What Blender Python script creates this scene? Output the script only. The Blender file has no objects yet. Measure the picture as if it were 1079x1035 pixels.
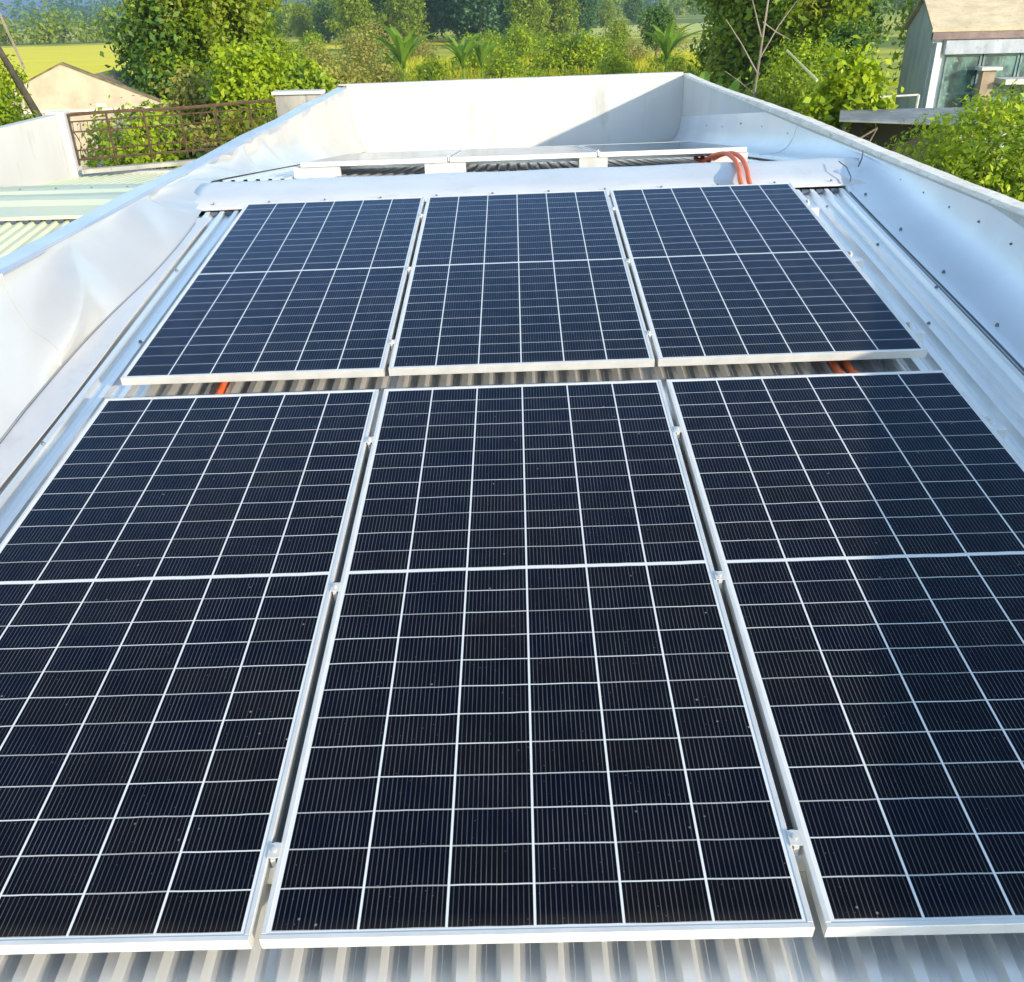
import bpy, math, random
import numpy as np
from mathutils import Vector, Matrix

sc = bpy.context.scene
col = sc.collection
rnd = random.Random(7)
R = math.radians

# ------------------------------------------------------------------ camera
CW = Matrix(((0.99969, 0.02030, 0.01050), (-0.00048, 0.47714, -0.87883), (-0.02285, 0.87857, 0.47702)))
_c0 = Vector((CW[0][0], CW[1][0], CW[2][0])).normalized()
_c2 = Vector((CW[0][2], CW[1][2], CW[2][2])); _c2 = (_c2 - _c0 * _c2.dot(_c0)).normalized()
_c1 = _c2.cross(_c0)
CR = Matrix((_c0, _c1, _c2)).transposed()
EYE = Vector((0, 0, 5.5))
F, CX, CY = 942.13, 539.5, 517.5
cam = bpy.data.objects.new('camera', bpy.data.cameras.new('camera'))
cam.data.sensor_width = 36; cam.data.sensor_fit = 'HORIZONTAL'
cam.data.lens = F / 1079 * 36
cam.data.clip_start = 0.05; cam.data.clip_end = 12000
cam.matrix_world = Matrix.Translation(EYE) @ CR.to_4x4()
col.objects.link(cam); sc.camera = cam

# ------------------------------------------------------------------ light
AZ_BEHIND = R(47)                       # sun comes from the right, this far behind the +X axis
SUN = Vector((math.cos(AZ_BEHIND), -math.sin(AZ_BEHIND), 0.42 * math.cos(AZ_BEHIND))).normalized()
ELEV = math.asin(SUN.z)
w = bpy.data.worlds.new('World'); sc.world = w; w.use_nodes = True
nt = w.node_tree; nt.nodes.clear()
sky = nt.nodes.new('ShaderNodeTexSky'); sky.sky_type = 'NISHITA'; sky.sun_disc = False
sky.sun_elevation = ELEV; sky.sun_rotation = math.atan2(SUN.x, SUN.y)
sky.dust_density = 0.3; sky.ozone_density = 2.0; sky.air_density = 1.0
bg = nt.nodes.new('ShaderNodeBackground'); bg.inputs['Strength'].default_value = 0.15
wo = nt.nodes.new('ShaderNodeOutputWorld')
nt.links.new(sky.outputs[0], bg.inputs[0]); nt.links.new(bg.outputs[0], wo.inputs[0])
sl = bpy.data.lights.new('sun', 'SUN'); sl.energy = 2.0; sl.angle = R(0.9); sl.color = (1, 0.93, 0.82)
so = bpy.data.objects.new('sun', sl); so.rotation_euler = SUN.to_track_quat('Z', 'Y').to_euler(); col.objects.link(so)
sc.view_settings.view_transform = 'Standard'; sc.view_settings.look = 'None'
sc.view_settings.exposure = 1.76; sc.view_settings.gamma = 1.0
sc.view_settings.use_white_balance = True; sc.view_settings.white_balance_temperature = 7500; sc.view_settings.white_balance_tint = 10

# ------------------------------------------------------------------ helpers
def at(px, py, Y):
    d = CR @ Vector((px - CX, CY - py, -F)); return EYE + d * (Y / d.y)
def tag(o, label=None, cat=None, group=None, kind=None):
    if label: o['label'] = label
    if cat: o['category'] = cat
    if group: o['group'] = group
    if kind: o['kind'] = kind
    return o
def empty(name, loc=(0, 0, 0), rz=0.0):
    o = bpy.data.objects.new(name, None); o.location = loc; o.rotation_euler = (0, 0, rz)
    o.empty_display_size = 0.2; col.objects.link(o); return o
def mesh_obj(name, V, Fc, mat, parent=None, smooth=False):
    me = bpy.data.meshes.new(name); me.from_pydata([tuple(v) for v in V], [], [tuple(f) for f in Fc]); me.update()
    if smooth: me.polygons.foreach_set('use_smooth', [True] * len(me.polygons))
    if mat: me.materials.append(mat)
    o = bpy.data.objects.new(name, me); col.objects.link(o)
    if parent: o.parent = parent
    return o
class MB:
    def __init__(s): s.V = []; s.F = []
    def add(s, V, Fc):
        n = len(s.V); s.V += [Vector(v) for v in V]; s.F += [tuple(i + n for i in f) for f in Fc]; return s
    def box(s, a, b, M=None, bev=0.0):
        x0, y0, z0 = a; x1, y1, z1 = b
        if bev <= 0:
            V = [(x, y, z) for z in (z0, z1) for y in (y0, y1) for x in (x0, x1)]
            Fc = [(0, 2, 3, 1), (4, 5, 7, 6), (0, 1, 5, 4), (2, 6, 7, 3), (0, 4, 6, 2), (1, 3, 7, 5)]
        else:      # chamfered on the upper edge
            V = [(x0, y0, z0), (x1, y0, z0), (x1, y1, z0), (x0, y1, z0), (x0, y0, z1 - bev), (x1, y0, z1 - bev), (x1, y1, z1 - bev), (x0, y1, z1 - bev),
                 (x0 + bev, y0 + bev, z1), (x1 - bev, y0 + bev, z1), (x1 - bev, y1 - bev, z1), (x0 + bev, y1 - bev, z1)]
            Fc = [(3, 2, 1, 0), (8, 9, 10, 11)]
            for i in range(4):
                j = (i + 1) % 4; Fc += [(i, j, 4 + j, 4 + i), (4 + i, 4 + j, 8 + j, 8 + i)]
        if M is not None: V = [M @ Vector(v) for v in V]
        return s.add(V, Fc)
    def tube(s, pts, rad, n=8, cap=True):
        pts = [Vector(p) for p in pts]; k = len(pts)
        if not hasattr(rad, '__len__'): rad = [rad] * k
        V = []; Fc = []
        up = Vector((0.13, 0.2, 1)).normalized()
        for i, p in enumerate(pts):
            t = (pts[min(i + 1, k - 1)] - pts[max(i - 1, 0)]).normalized()
            u = t.cross(up)
            if u.length < .05: u = t.cross(Vector((1, 0, 0)))
            u.normalize(); v = t.cross(u)
            for j in range(n):
                a = 2 * math.pi * j / n; V.append(p + (u * math.cos(a) + v * math.sin(a)) * rad[i])
        for i in range(k - 1):
            for j in range(n):
                jj = (j + 1) % n; Fc.append((i * n + j, i * n + jj, (i + 1) * n + jj, (i + 1) * n + j))
        if cap: Fc += [tuple(range(n - 1, -1, -1)), tuple(range((k - 1) * n, k * n))]
        return s.add(V, Fc)
    def prism(s, poly, y0, y1):         # closed x,z outline extruded along y
        n = len(poly); V = [(x, y0, z) for x, z in poly] + [(x, y1, z) for x, z in poly]
        Fc = [tuple(range(n)), tuple(range(2 * n - 1, n - 1, -1))] + [((i + 1) % n, i, n + i, n + (i + 1) % n) for i in range(n)]
        return s.add(V, Fc)
    def build(s, name, mat, parent=None, smooth=False):
        return mesh_obj(name, s.V, s.F, mat, parent, smooth)
def copy_tree(o, parent=None):
    c = o.copy(); col.objects.link(c)
    if parent: c.parent = parent
    for ch in list(o.children): copy_tree(ch, c)
    return c

# ------------------------------------------------------------------ materials
def new_mat(name):
    m = bpy.data.materials.new(name); m.use_nodes = True
    t = m.node_tree; return m, t, t.nodes['Principled BSDF']
def N(t, kind, **kw):
    n = t.nodes.new('ShaderNode' + kind)
    for k, v in kw.items(): setattr(n, k, v)
    return n
def math_n(t, op, a, b=None, c=None, clamp=False):
    n = N(t, 'Math', operation=op, use_clamp=clamp)
    for i, v in enumerate((a, b, c)):
        if v is None: continue
        if isinstance(v, (int, float)): n.inputs[i].default_value = v
        else: t.links.new(v, n.inputs[i])
    return n.outputs[0]
def mix(t, fac, a, b, mode='MIX'):
    n = N(t, 'Mix', data_type='RGBA', blend_type=mode)
    for i, v in ((0, fac), (6, a), (7, b)):
        if isinstance(v, (int, float)): n.inputs[i].default_value = v
        elif isinstance(v, tuple): n.inputs[i].default_value = (*v, 1)
        else: t.links.new(v, n.inputs[i])
    return n.outputs[2]
def noise(t, vec, scale, detail=4, rough=.55, dist=0):
    n = N(t, 'TexNoise'); n.inputs['Scale'].default_value = scale; n.inputs['Detail'].default_value = detail
    n.inputs['Roughness'].default_value = rough; n.inputs['Distortion'].default_value = dist
    if vec is not None: t.links.new(vec, n.inputs['Vector'])
    return n.outputs[0]
def ramp(t, v, lo, hi):
    n = N(t, 'MapRange'); t.links.new(v, n.inputs[0]); n.inputs[1].default_value = lo; n.inputs[2].default_value = hi
    return n.outputs[0]
def coords(t, scale=(1, 1, 1), kind='Object'):
    c = N(t, 'TexCoord'); m = N(t, 'Mapping'); m.inputs['Scale'].default_value = scale
    t.links.new(c.outputs[kind], m.inputs[0]); return m.outputs[0]
def bump(t, p, h, strength=.3, dist=.01):
    b = N(t, 'Bump'); b.inputs['Strength'].default_value = strength; b.inputs['Distance'].default_value = dist
    t.links.new(h, b.inputs['Height']); t.links.new(b.outputs[0], p.inputs['Normal'])
def simple(name, c1, c2, scale=3, rough=.6, metal=0.0, bumps=0.0, bscale=40, stretch=(1, 1, 1), lo=.35, hi=.65, spec=.5, c3=None):
    m, t, p = new_mat(name); v = coords(t, stretch)
    n1 = ramp(t, noise(t, v, scale, 5), lo, hi)
    c = mix(t, n1, c1, c2)
    if c3: c = mix(t, ramp(t, noise(t, v, scale * 3.7, 6, .65), .56, .72), c, c3)
    t.links.new(c, p.inputs['Base Color'])
    p.inputs['Roughness'].default_value = rough; p.inputs['Metallic'].default_value = metal
    p.inputs['Specular IOR Level'].default_value = spec
    if bumps: bump(t, p, noise(t, v, bscale, 6), bumps, .004)
    return m
M = {}
M['alu'] = simple('anodised_aluminium', (.60, .585, .55), (.70, .68, .645), 9, .40, .3, .15, 60)
M['rail'] = simple('rail_aluminium', (.62, .63, .64), (.74, .74, .74), 9, .4, .6)
M['roof'] = simple('galvalume_sheet', (.76, .77, .76), (.84, .84, .82), 2.0, .36, .70, .25, 7, (1, .25, 1), c3=(.68, .68, .66))
M['cap'] = simple('painted_ridge_sheet', (.56, .57, .58), (.63, .635, .64), 1.5, .42, .2, .3, 3, c3=(.52, .53, .54))
M['flash'] = simple('bright_flashing_sheet', (.56, .61, .66), (.66, .70, .73), 1.2, .36, .35, .4, 2.2, c3=(.60, .66, .72))
M['flash_l'] = simple('cream_flashing_sheet', (.53, .52, .50), (.61, .60, .57), 1.2, .30, .4, .6, 3.0)
M['render'] = simple('white_rendered_wall', (.47, .47, .46), (.535, .535, .525), 1.1, .85, 0, .3, 30, (1, 1, .30), c3=(.42, .41, .375))
M['coping'] = simple('weathered_coping', (.66, .60, .50), (.80, .75, .66), 5, .85, 0, .4, 50, c3=(.45, .34, .24))
M['edge'] = simple('dark_seam', (.05, .07, .10), (.08, .10, .13), 9, .6)
M['screw'] = simple('grey_screw', (.10, .11, .13), (.18, .19, .21), 9, .5, .5)
M['conduit'] = simple('orange_conduit', (.72, .11, .035), (.78, .16, .05), 12, .5)
M['bluegrey'] = simple('coping_sheet', (.48, .51, .57), (.56, .58, .62), 3, .34, .7, .2, 5)
M['ngreen'] = simple('pale_green_sheet', (.50, .55, .38), (.58, .62, .45), 1.4, .6, 0, .2, 8, (1, .3, 1), c3=(.55, .54, .38))
M['ncap'] = simple('pale_green_cap', (.48, .55, .43), (.56, .60, .44), 1.4, .6, 0, .2, 5)
M['rust'] = simple('rusty_iron', (.055, .028, .018), (.11, .06, .03), 14, .85)
M['conc'] = simple('bare_concrete', (.28, .27, .24), (.42, .40, .36), 3, .9, 0, .5, 40, (1, 1, .3), c3=(.18, .17, .15))
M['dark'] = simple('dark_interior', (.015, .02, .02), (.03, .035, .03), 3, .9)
M['foam'] = simple('foam_strip', (.10, .11, .12), (.24, .26, .28), 25, .8)

# solar glass: cells, bus bars, white backsheet lines, dust
PW, PL = 1.134, 2.278
def solar_mat():
    m, t, p = new_mat('solar_glass'); c = N(t, 'TexCoord'); s = N(t, 'SeparateXYZ'); t.links.new(c.outputs['Object'], s.inputs[0])
    oi = N(t, 'ObjectInfo')
    mg = .018
    wob = noise(t, coords(t, (7, 2.2, 1)), 1.0, 2)
    x = math_n(t, 'DIVIDE', math_n(t, 'SUBTRACT', s.outputs[0], mg), (PW - 2 * mg) / 6)
    yy = math_n(t, 'ADD', s.outputs[1], math_n(t, 'MULTIPLY', math_n(t, 'SUBTRACT', wob, .5), .006))
    # two halves of twelve rows with a wider strip between
    H = PL / 2; half = math_n(t, 'GREATER_THAN', yy, H)
    g = .006
    ch = (H - mg - g) / 12
    yl = math_n(t, 'SUBTRACT', math_n(t, 'SUBTRACT', yy, mg), math_n(t, 'MULTIPLY', half, H - mg + g))
    y = math_n(t, 'DIVIDE', yl, ch)
    cw = (PW - 2 * mg) / 6
    dx = math_n(t, 'MULTIPLY', math_n(t, 'PINGPONG', x, .5), cw)      # metres to nearest column line
    dy = math_n(t, 'MULTIPLY', math_n(t, 'PINGPONG', y, .5), ch)
    cmr = N(t, 'CombineXYZ'); t.links.new(math_n(t, 'FLOOR', x), cmr.inputs[0]); t.links.new(math_n(t, 'ADD', math_n(t, 'ROUND', y), math_n(t, 'MULTIPLY', half, 30)), cmr.inputs[1]); t.links.new(math_n(t, 'MULTIPLY', oi.outputs['Random'], 31), cmr.inputs[2])
    wr = N(t, 'TexWhiteNoise', noise_dimensions='3D'); t.links.new(cmr.outputs[0], wr.inputs[0])
    rowv = math_n(t, 'MULTIPLY_ADD', wr.outputs[0], .55, .42)
    def line(d, wd, soft): return math_n(t, 'SUBTRACT', 1, ramp(t, d, wd - soft, wd + soft))
    ml = math_n(t, 'MAXIMUM', line(dx, .0027, .0004), math_n(t, 'MULTIPLY', line(dy, .0016, .0004), rowv))
    mid = line(math_n(t, 'ABSOLUTE', math_n(t, 'SUBTRACT', yy, H)), g, .0005)
    oy = math_n(t, 'MAXIMUM', math_n(t, 'LESS_THAN', s.outputs[1], mg), math_n(t, 'GREATER_THAN', s.outputs[1], PL - mg))
    ox = math_n(t, 'MAXIMUM', math_n(t, 'LESS_THAN', s.outputs[0], mg), math_n(t, 'GREATER_THAN', s.outputs[0], PW - mg))
    ml = math_n(t, 'MAXIMUM', math_n(t, 'MAXIMUM', ml, mid), math_n(t, 'MAXIMUM', oy, ox), clamp=True)
    # bus bars
    nb = 16
    bx = math_n(t, 'PINGPONG', math_n(t, 'MULTIPLY', x, nb), .5)
    bb = math_n(t, 'SUBTRACT', 1, ramp(t, bx, .05, .12))
    # per cell tone
    cmb = N(t, 'CombineXYZ'); t.links.new(math_n(t, 'FLOOR', x), cmb.inputs[0]); t.links.new(math_n(t, 'ADD', math_n(t, 'FLOOR', y), math_n(t, 'MULTIPLY', half, 20)), cmb.inputs[1])
    t.links.new(math_n(t, 'MULTIPLY', oi.outputs['Random'], 50), cmb.inputs[2])
    wn = N(t, 'TexWhiteNoise', noise_dimensions='3D'); t.links.new(cmb.outputs[0], wn.inputs[0])
    c0 = mix(t, wn.outputs[0], (.0004, .0012, .0055), (.0022, .0018, .0024))
    bbv = math_n(t, 'MULTIPLY', bb, ramp(t, noise(t, coords(t, (9, 4, 1)), 1.6, 3), .1, .8))
    c1 = mix(t, math_n(t, 'MULTIPLY', bbv, .7), c0, (.15, .145, .13))
    c2 = mix(t, ml, c1, (.66, .66, .64))
    # dust film and dried spots
    v = coords(t)
    dn = ramp(t, noise(t, v, 2.2, 6, .6), .3, .8)
    gg = N(t, 'NewGeometry'); dt = N(t, 'VectorMath', operation='DOT_PRODUCT'); t.links.new(gg.outputs['Normal'], dt.inputs[0]); t.links.new(gg.outputs['Incoming'], dt.inputs[1])
    film = math_n(t, 'DIVIDE', math_n(t, 'MULTIPLY_ADD', dn, .006, .0008), math_n(t, 'MAXIMUM', dt.outputs['Value'], .2))   # a thin dust film looks denser at a slant
    edge = math_n(t, 'MULTIPLY', math_n(t, 'SUBTRACT', 1, ramp(t, s.outputs[1], .014, .05)), math_n(t, 'MULTIPLY', dn, .10))
    film = math_n(t, 'ADD', film, edge)
    c3 = mix(t, film, c2, (.36, .28, .21))
    vo = N(t, 'TexVoronoi'); vo.inputs['Scale'].default_value = 26; t.links.new(v, vo.inputs['Vector'])
    sepc = N(t, 'SeparateColor'); t.links.new(vo.outputs['Color'], sepc.inputs[0])
    big = math_n(t, 'GREATER_THAN', sepc.outputs[0], .86)
    spot = math_n(t, 'MULTIPLY', math_n(t, 'SUBTRACT', 1, ramp(t, vo.outputs['Distance'], .03, .10)), big)
    vo2 = N(t, 'TexVoronoi'); vo2.inputs['Scale'].default_value = 90; t.links.new(v, vo2.inputs['Vector'])
    sp2 = N(t, 'SeparateColor'); t.links.new(vo2.outputs['Color'], sp2.inputs[0])
    spot2 = math_n(t, 'MULTIPLY', math_n(t, 'SUBTRACT', 1, ramp(t, vo2.outputs['Distance'], .05, .16)), math_n(t, 'GREATER_THAN', sp2.outputs[1], .90))
    sm = math_n(t, 'ADD', math_n(t, 'MULTIPLY', spot, .5), math_n(t, 'MULTIPLY', spot2, .22), clamp=True)
    c4 = mix(t, sm, c3, (.45, .43, .38))
    t.links.new(c4, p.inputs['Base Color'])
    t.links.new(math_n(t, 'MULTIPLY_ADD', dn, .10, .05), p.inputs['Roughness'])
    p.inputs['IOR'].default_value = 1.40; p.inputs['Specular IOR Level'].default_value = .20; p.inputs['Specular Tint'].default_value = (.35, .65, 1, 1); p.inputs['Thin Film Thickness'].default_value = 105; p.inputs['Thin Film IOR'].default_value = 1.24
    bump(t, p, noise(t, v, 3.0, 2), .02, .01)
    return m
M['solar'] = solar_mat()

# ------------------------------------------------------------------ panel frame (the sloping front roof plane)
PF = Matrix(((.99990, -.0019, .0141, .0102), (-.0000, .99130, .13190, 0), (-.0142, -.13180, .99120, 0)))
ex = Vector((.99990, -.0019, .0141)).normalized()
ex = Vector((.99990, -.0, -.0142)); ex = Vector((0.9999, -0.0019, 0.0141)).normalized()
ey = Vector((0.0, 0.9913, 0.1319)); ey = (ey - ex * ey.dot(ex)).normalized(); ez = ex.cross(ey)
PM = Matrix(((ex.x, ey.x, ez.x, 0.0102), (ex.y, ey.y, ez.y, 1.1714), (ex.z, ey.z, ez.z, 3.8357), (0, 0, 0, 1)))
def P(x, y, z): return PM @ Vector((x, y, z))
GAP, ROWGAP = .020, .1717
ROOFZ = -.125

# ------------------------------------------------------------------ ground, fields, hills
def ground_mat():
    m, t, p = new_mat('field_ground'); g = N(t, 'NewGeometry'); 
    mp = N(t, 'Mapping'); t.links.new(g.outputs['Position'], mp.inputs[0]); mp.inputs['Scale'].default_value = (.006, .016, 1)
    mp.inputs['Rotation'].default_value = (0, 0, .15)
    vo = N(t, 'TexVoronoi'); vo.inputs['Scale'].default_value = 1.6; t.links.new(mp.outputs[0], vo.inputs['Vector'])
    sp = N(t, 'SeparateColor'); t.links.new(vo.outputs['Color'], sp.inputs[0])
    a = mix(t, ramp(t, sp.outputs[0], .35, .65), (.46, .46, .04), (.66, .56, .09))
    a = mix(t, ramp(t, sp.outputs[1], .62, .7), a, (.11, .17, .03))
    a = mix(t, ramp(t, noise(t, g.outputs['Position'], .12, 6), .38, .68), a, (.17, .21, .035))
    a = mix(t, math_n(t, 'MULTIPLY', ramp(t, noise(t, g.outputs['Position'], .9, 5), .5, .7), .5), a, (.30, .26, .11))
    t.links.new(a, p.inputs['Base Color']); p.inputs['Roughness'].default_value = .95; p.inputs['Specular IOR Level'].default_value = .1
    return m
gm = ground_mat()
gr = MB(); gr.add([(-6000, -600, 0), (6000, -600, 0), (6000, 6000, 0), (-6000, 6000, 0)], [(0, 1, 2, 3)])
tag(gr.build('ground', gm), kind='structure')
ricem = simple('rice_field', (.82, .62, .05), (.66, .60, .04), .05, .95, 0, 0, 1, (1, 4, 1), spec=.1, c3=(.70, .58, .16))
def field(name, pts, mat=ricem, z=.01):
    V = [(*p, z) for p in pts]; return tag(mesh_obj(name, V, [tuple(range(len(V)))], mat), kind='structure')
field('field', [(-118, 215), (-40, 222), (-28, 150), (-34, 85), (-60, 88), (-90, 120)])
field('field', [(-62, 150), (-10, 165), (-14, 215), (-58, 222)], z=.03)
tanm = simple('dry_terrace', (.58, .50, .18), (.44, .48, .09), .08, .95, 0, 0, 1, (1, 3, 1), spec=.1)
field('field', [(5, 110), (34, 115), (42, 150), (2, 140)], tanm, .012)
field('field', [(12, 190), (70, 200), (80, 290), (10, 270)], tanm, .014)

def hills():
    m = simple('forest_hill_haze_blue', (.04, .085, .13), (.06, .11, .15), .004, .95, 0, 0, 1, spec=.1)  # blue of the distant air put into the forest base colour
    V = []; Fc = []; nx = 90; ny = 8
    for j in range(ny):
        for i in range(nx):
            x = -3600 + 7200 * i / (nx - 1); y = 2300 + j * 170
            h = (190 + 70 * math.sin(x * .0013 + 1) + 45 * math.sin(x * .0041) + 18 * math.sin(x * .013 + j)) * (.55 + .45 * min(1, max(0, (x + 950) / 900)))
            prof = math.sin(math.pi * j / (ny - 1) / 1.6) ** .8 if j else 0
            V.append((x, y, h * prof - 2))
    for j in range(ny - 1):
        for i in range(nx - 1): a = j * nx + i; Fc.append((a, a + 1, a + nx + 1, a + nx))
    tag(mesh_obj('hills', V, Fc, m, None, True), kind='structure')
hills()

# ------------------------------------------------------------------ the house with its parapets
XL, XR, YB, YF = -2.40, 2.45, 14.10, -.70      # inner faces of the parapet walls
TH = .115
house = empty('house', (0, 7, 0))
tag(house, 'white rendered house under the solar panels, parapet walls around its metal roof', 'building')
house.location = (0, 0, 0)
def wall_box(a, b, mat=M['render'], name='wall'):
    return MB().box(a, b).build(name, mat, house)
ZT = 4.572
def ztop_l(y): return 4.48 + .10 * min(1, max(0, (y - 4) / 10)) - .06
wall_box((XR, YF - TH, 0), (XR + TH, YB + TH, ZT - .02))
wall_box((XL - TH, YF - TH, 0), (XL, YB + TH, 4.47))
wall_box((XL + .001, YB, 0), (XR - .001, YB + TH, 4.555))
wall_box((XL + .001, YF - TH, 0), (XR - .001, YF, 3.60))
# coping on right and back, slightly irregular
def strip_top(name, xa, xb, ya, yb, z0, zf, mat, along='y', n=60, irr=.006, seed=1):
    r = random.Random(seed); V = []; Fc = []
    for i in range(n + 1):
        u = i / n; s_ = ya + (yb - ya) * u if along == 'y' else xa + (xb - xa) * u
        z1 = zf(s_)
        e = [r.uniform(-irr, irr) for _ in range(4)]
        if along == 'y': ring = [(xa + e[0] * .5, s_, z0 - .0), (xa + e[0], s_, z1 - .012 + e[1]), (xa + .02, s_, z1 + e[2] * .4), (xb - .02, s_, z1 + e[2] * .4), (xb + e[3], s_, z1 - .012), (xb + e[3] * .5, s_, z0)]
        else: ring = [(s_, ya + e[0] * .5, z0), (s_, ya + e[0], z1 - .012 + e[1]), (s_, ya + .02, z1 + e[2] * .4), (s_, yb - .02, z1 + e[2] * .4), (s_, yb + e[3], z1 - .012), (s_, yb + e[3] * .5, z0)]
        V += ring
        if i:
            for k in range(5): a = (i - 1) * 6 + k; Fc.append((a, a + 1, a + 7, a + 6))
    Fc += [tuple(range(5, -1, -1)), tuple(range(n * 6, n * 6 + 6))]
    return mesh_obj(name, V, Fc, mat, house)
strip_top('coping', XR - .008, XR + TH + .01, YF - TH, YB + TH + .01, ZT - .021, lambda y: ZT + .01 + .012 * math.sin(y * .9), M['coping'], 'y', 120, .005)
strip_top('coping', XL - TH, XR - .01, YB - .008, YB + TH + .01, 4.554, lambda x: 4.558 + (x - XL) / (XR - XL) * .05, M['render'], 'x', 40, .003, 3)
strip_top('coping', XL + .01, XR - .01, YF - TH - .01, YF + .008, 3.601, lambda x: 3.63, M['coping'], 'x', 40, .004, 4)
# left coping is capped in sheet metal
strip_top('coping_cap', XL - TH - .03, XL + .012, YF, YB - .01, 4.44, lambda y: 4.475 + .045 * min(1, max(0, (y - 4) / 9)) + .006 * math.sin(y * 2.3), M['bluegrey'], 'y', 60, .004, 5)
# shade line of the outer wall faces is real geometry above

# front roof slope: trapezoidal sheet, ribs along the slope
def corr_sheet(name, x0, x1, y0, y1, mat, T, pitch=.094, h=.024, base=.052, crest=.026, phase=-1.095, parent=None, thick=0):
    xs = []
    k = math.floor((x0 - phase) / pitch)
    while True:
        c = phase + k * pitch
        if c - base / 2 > x1: break
        xs += [(c - base / 2, 0), (c - crest / 2, h), (c + crest / 2, h), (c + base / 2, 0), (c + pitch / 2, 0), (c + pitch / 2 + .0015, .0022)][:6]
        k += 1
    xs = [(min(max(x, x0), x1), z) for x, z in xs]
    xs = [p for i, p in enumerate(xs) if i == 0 or p[0] > xs[i - 1][0] + 1e-5]
    ny = 12; V = []; Fc = []; n = len(xs)
    for j in range(ny + 1):
        y = y0 + (y1 - y0) * j / ny
        for x, z in xs: V.append(T @ Vector((x, y, z + .0015 * math.sin(x * 9 + j))))
    for j in range(ny):
        for i in range(n - 1): a = j * n + i; Fc.append((a, a + 1, a + n + 1, a + n))
    return mesh_obj(name, V, Fc, mat, parent)
TR = PM @ Matrix.Translation((0, 0, ROOFZ))
corr_sheet('roof_sheet', -2.38, 2.43, -1.86, 4.90, M['roof'], TR, parent=house)
# back slope
BS = math.tan(R(6.2)); RIDGE_Y, RIDGE_Z = 6.60, 4.452
def backz(y): return RIDGE_Z - .03 - (y - RIDGE_Y) * BS
TB = Matrix.Translation((0, RIDGE_Y, RIDGE_Z - .035)) @ Matrix.Rotation(-math.atan(BS), 4, 'X')
corr_sheet('roof_sheet', -2.39, 2.44, .45, 7.52, M['roof'], TB, parent=house)
# ridge cap: smooth sheet folded over the ridge
def ridge_cap():
    ya, yb = P(0, 4.93, 0).y, 7.16
    prof = [(ya, P(0, 4.93, ROOFZ + .026).z, 0), (ya + .004, P(0, 4.93, ROOFZ + .040).z, 0), (RIDGE_Y - .25, 4.436, 0), (RIDGE_Y - .12, 4.462, 0), (RIDGE_Y, RIDGE_Z + .020, 0), (RIDGE_Y + .12, 4.462, 0), (yb, backz(yb) + .026, 0), (yb + .004, backz(yb) + .008, 0)]
    V = []; Fc = []; nx = 60; n = len(prof)
    r = random.Random(5)
    for i in range(nx + 1):
        x = -2.22 + 4.65 * i / nx
        dz = x * .0141
        for k, (y, z, _) in enumerate(prof): V.append((x, y + (.006 * math.sin(x * 5) if k < 2 else 0), z + dz + .003 * math.sin(x * 7 + k)))
    for i in range(nx):
        for k in range(n - 1): a = i * n + k; Fc.append((a, a + n, a + n + 1, a + 1))
    o = mesh_obj('ridge_cap', V, Fc, M['cap'], house, True)
    md = o.modifiers.new('edge', 'SOLIDIFY'); md.thickness = .0025
    return o
rc = ridge_cap()
for i in range(12):
    x = -2.0 + i * .37; b = MB(); z = P(x, 4.97, ROOFZ + .045).z - .0; b.tube([(x, P(x, 4.99, 0).y, z + .002), (x, P(x, 4.99, 0).y, z + .012)], [.009, .006], 8); b.build('screw', M['screw'], rc)
# dark foam closers seen between the ribs below the cap
fm = MB()
k0 = -25
for k in range(-14, 38):
    c = -1.095 + (k + .5) * .094
    if c > 2.1 or c < -1.99: continue
    a = P(c - .024, 4.885, ROOFZ + .003); 
    MB().box((c - .021, 4.872, ROOFZ + .004), (c + .021, 4.895, ROOFZ + .0245), PM).build('foam_closer', M['edge'], house)

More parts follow.
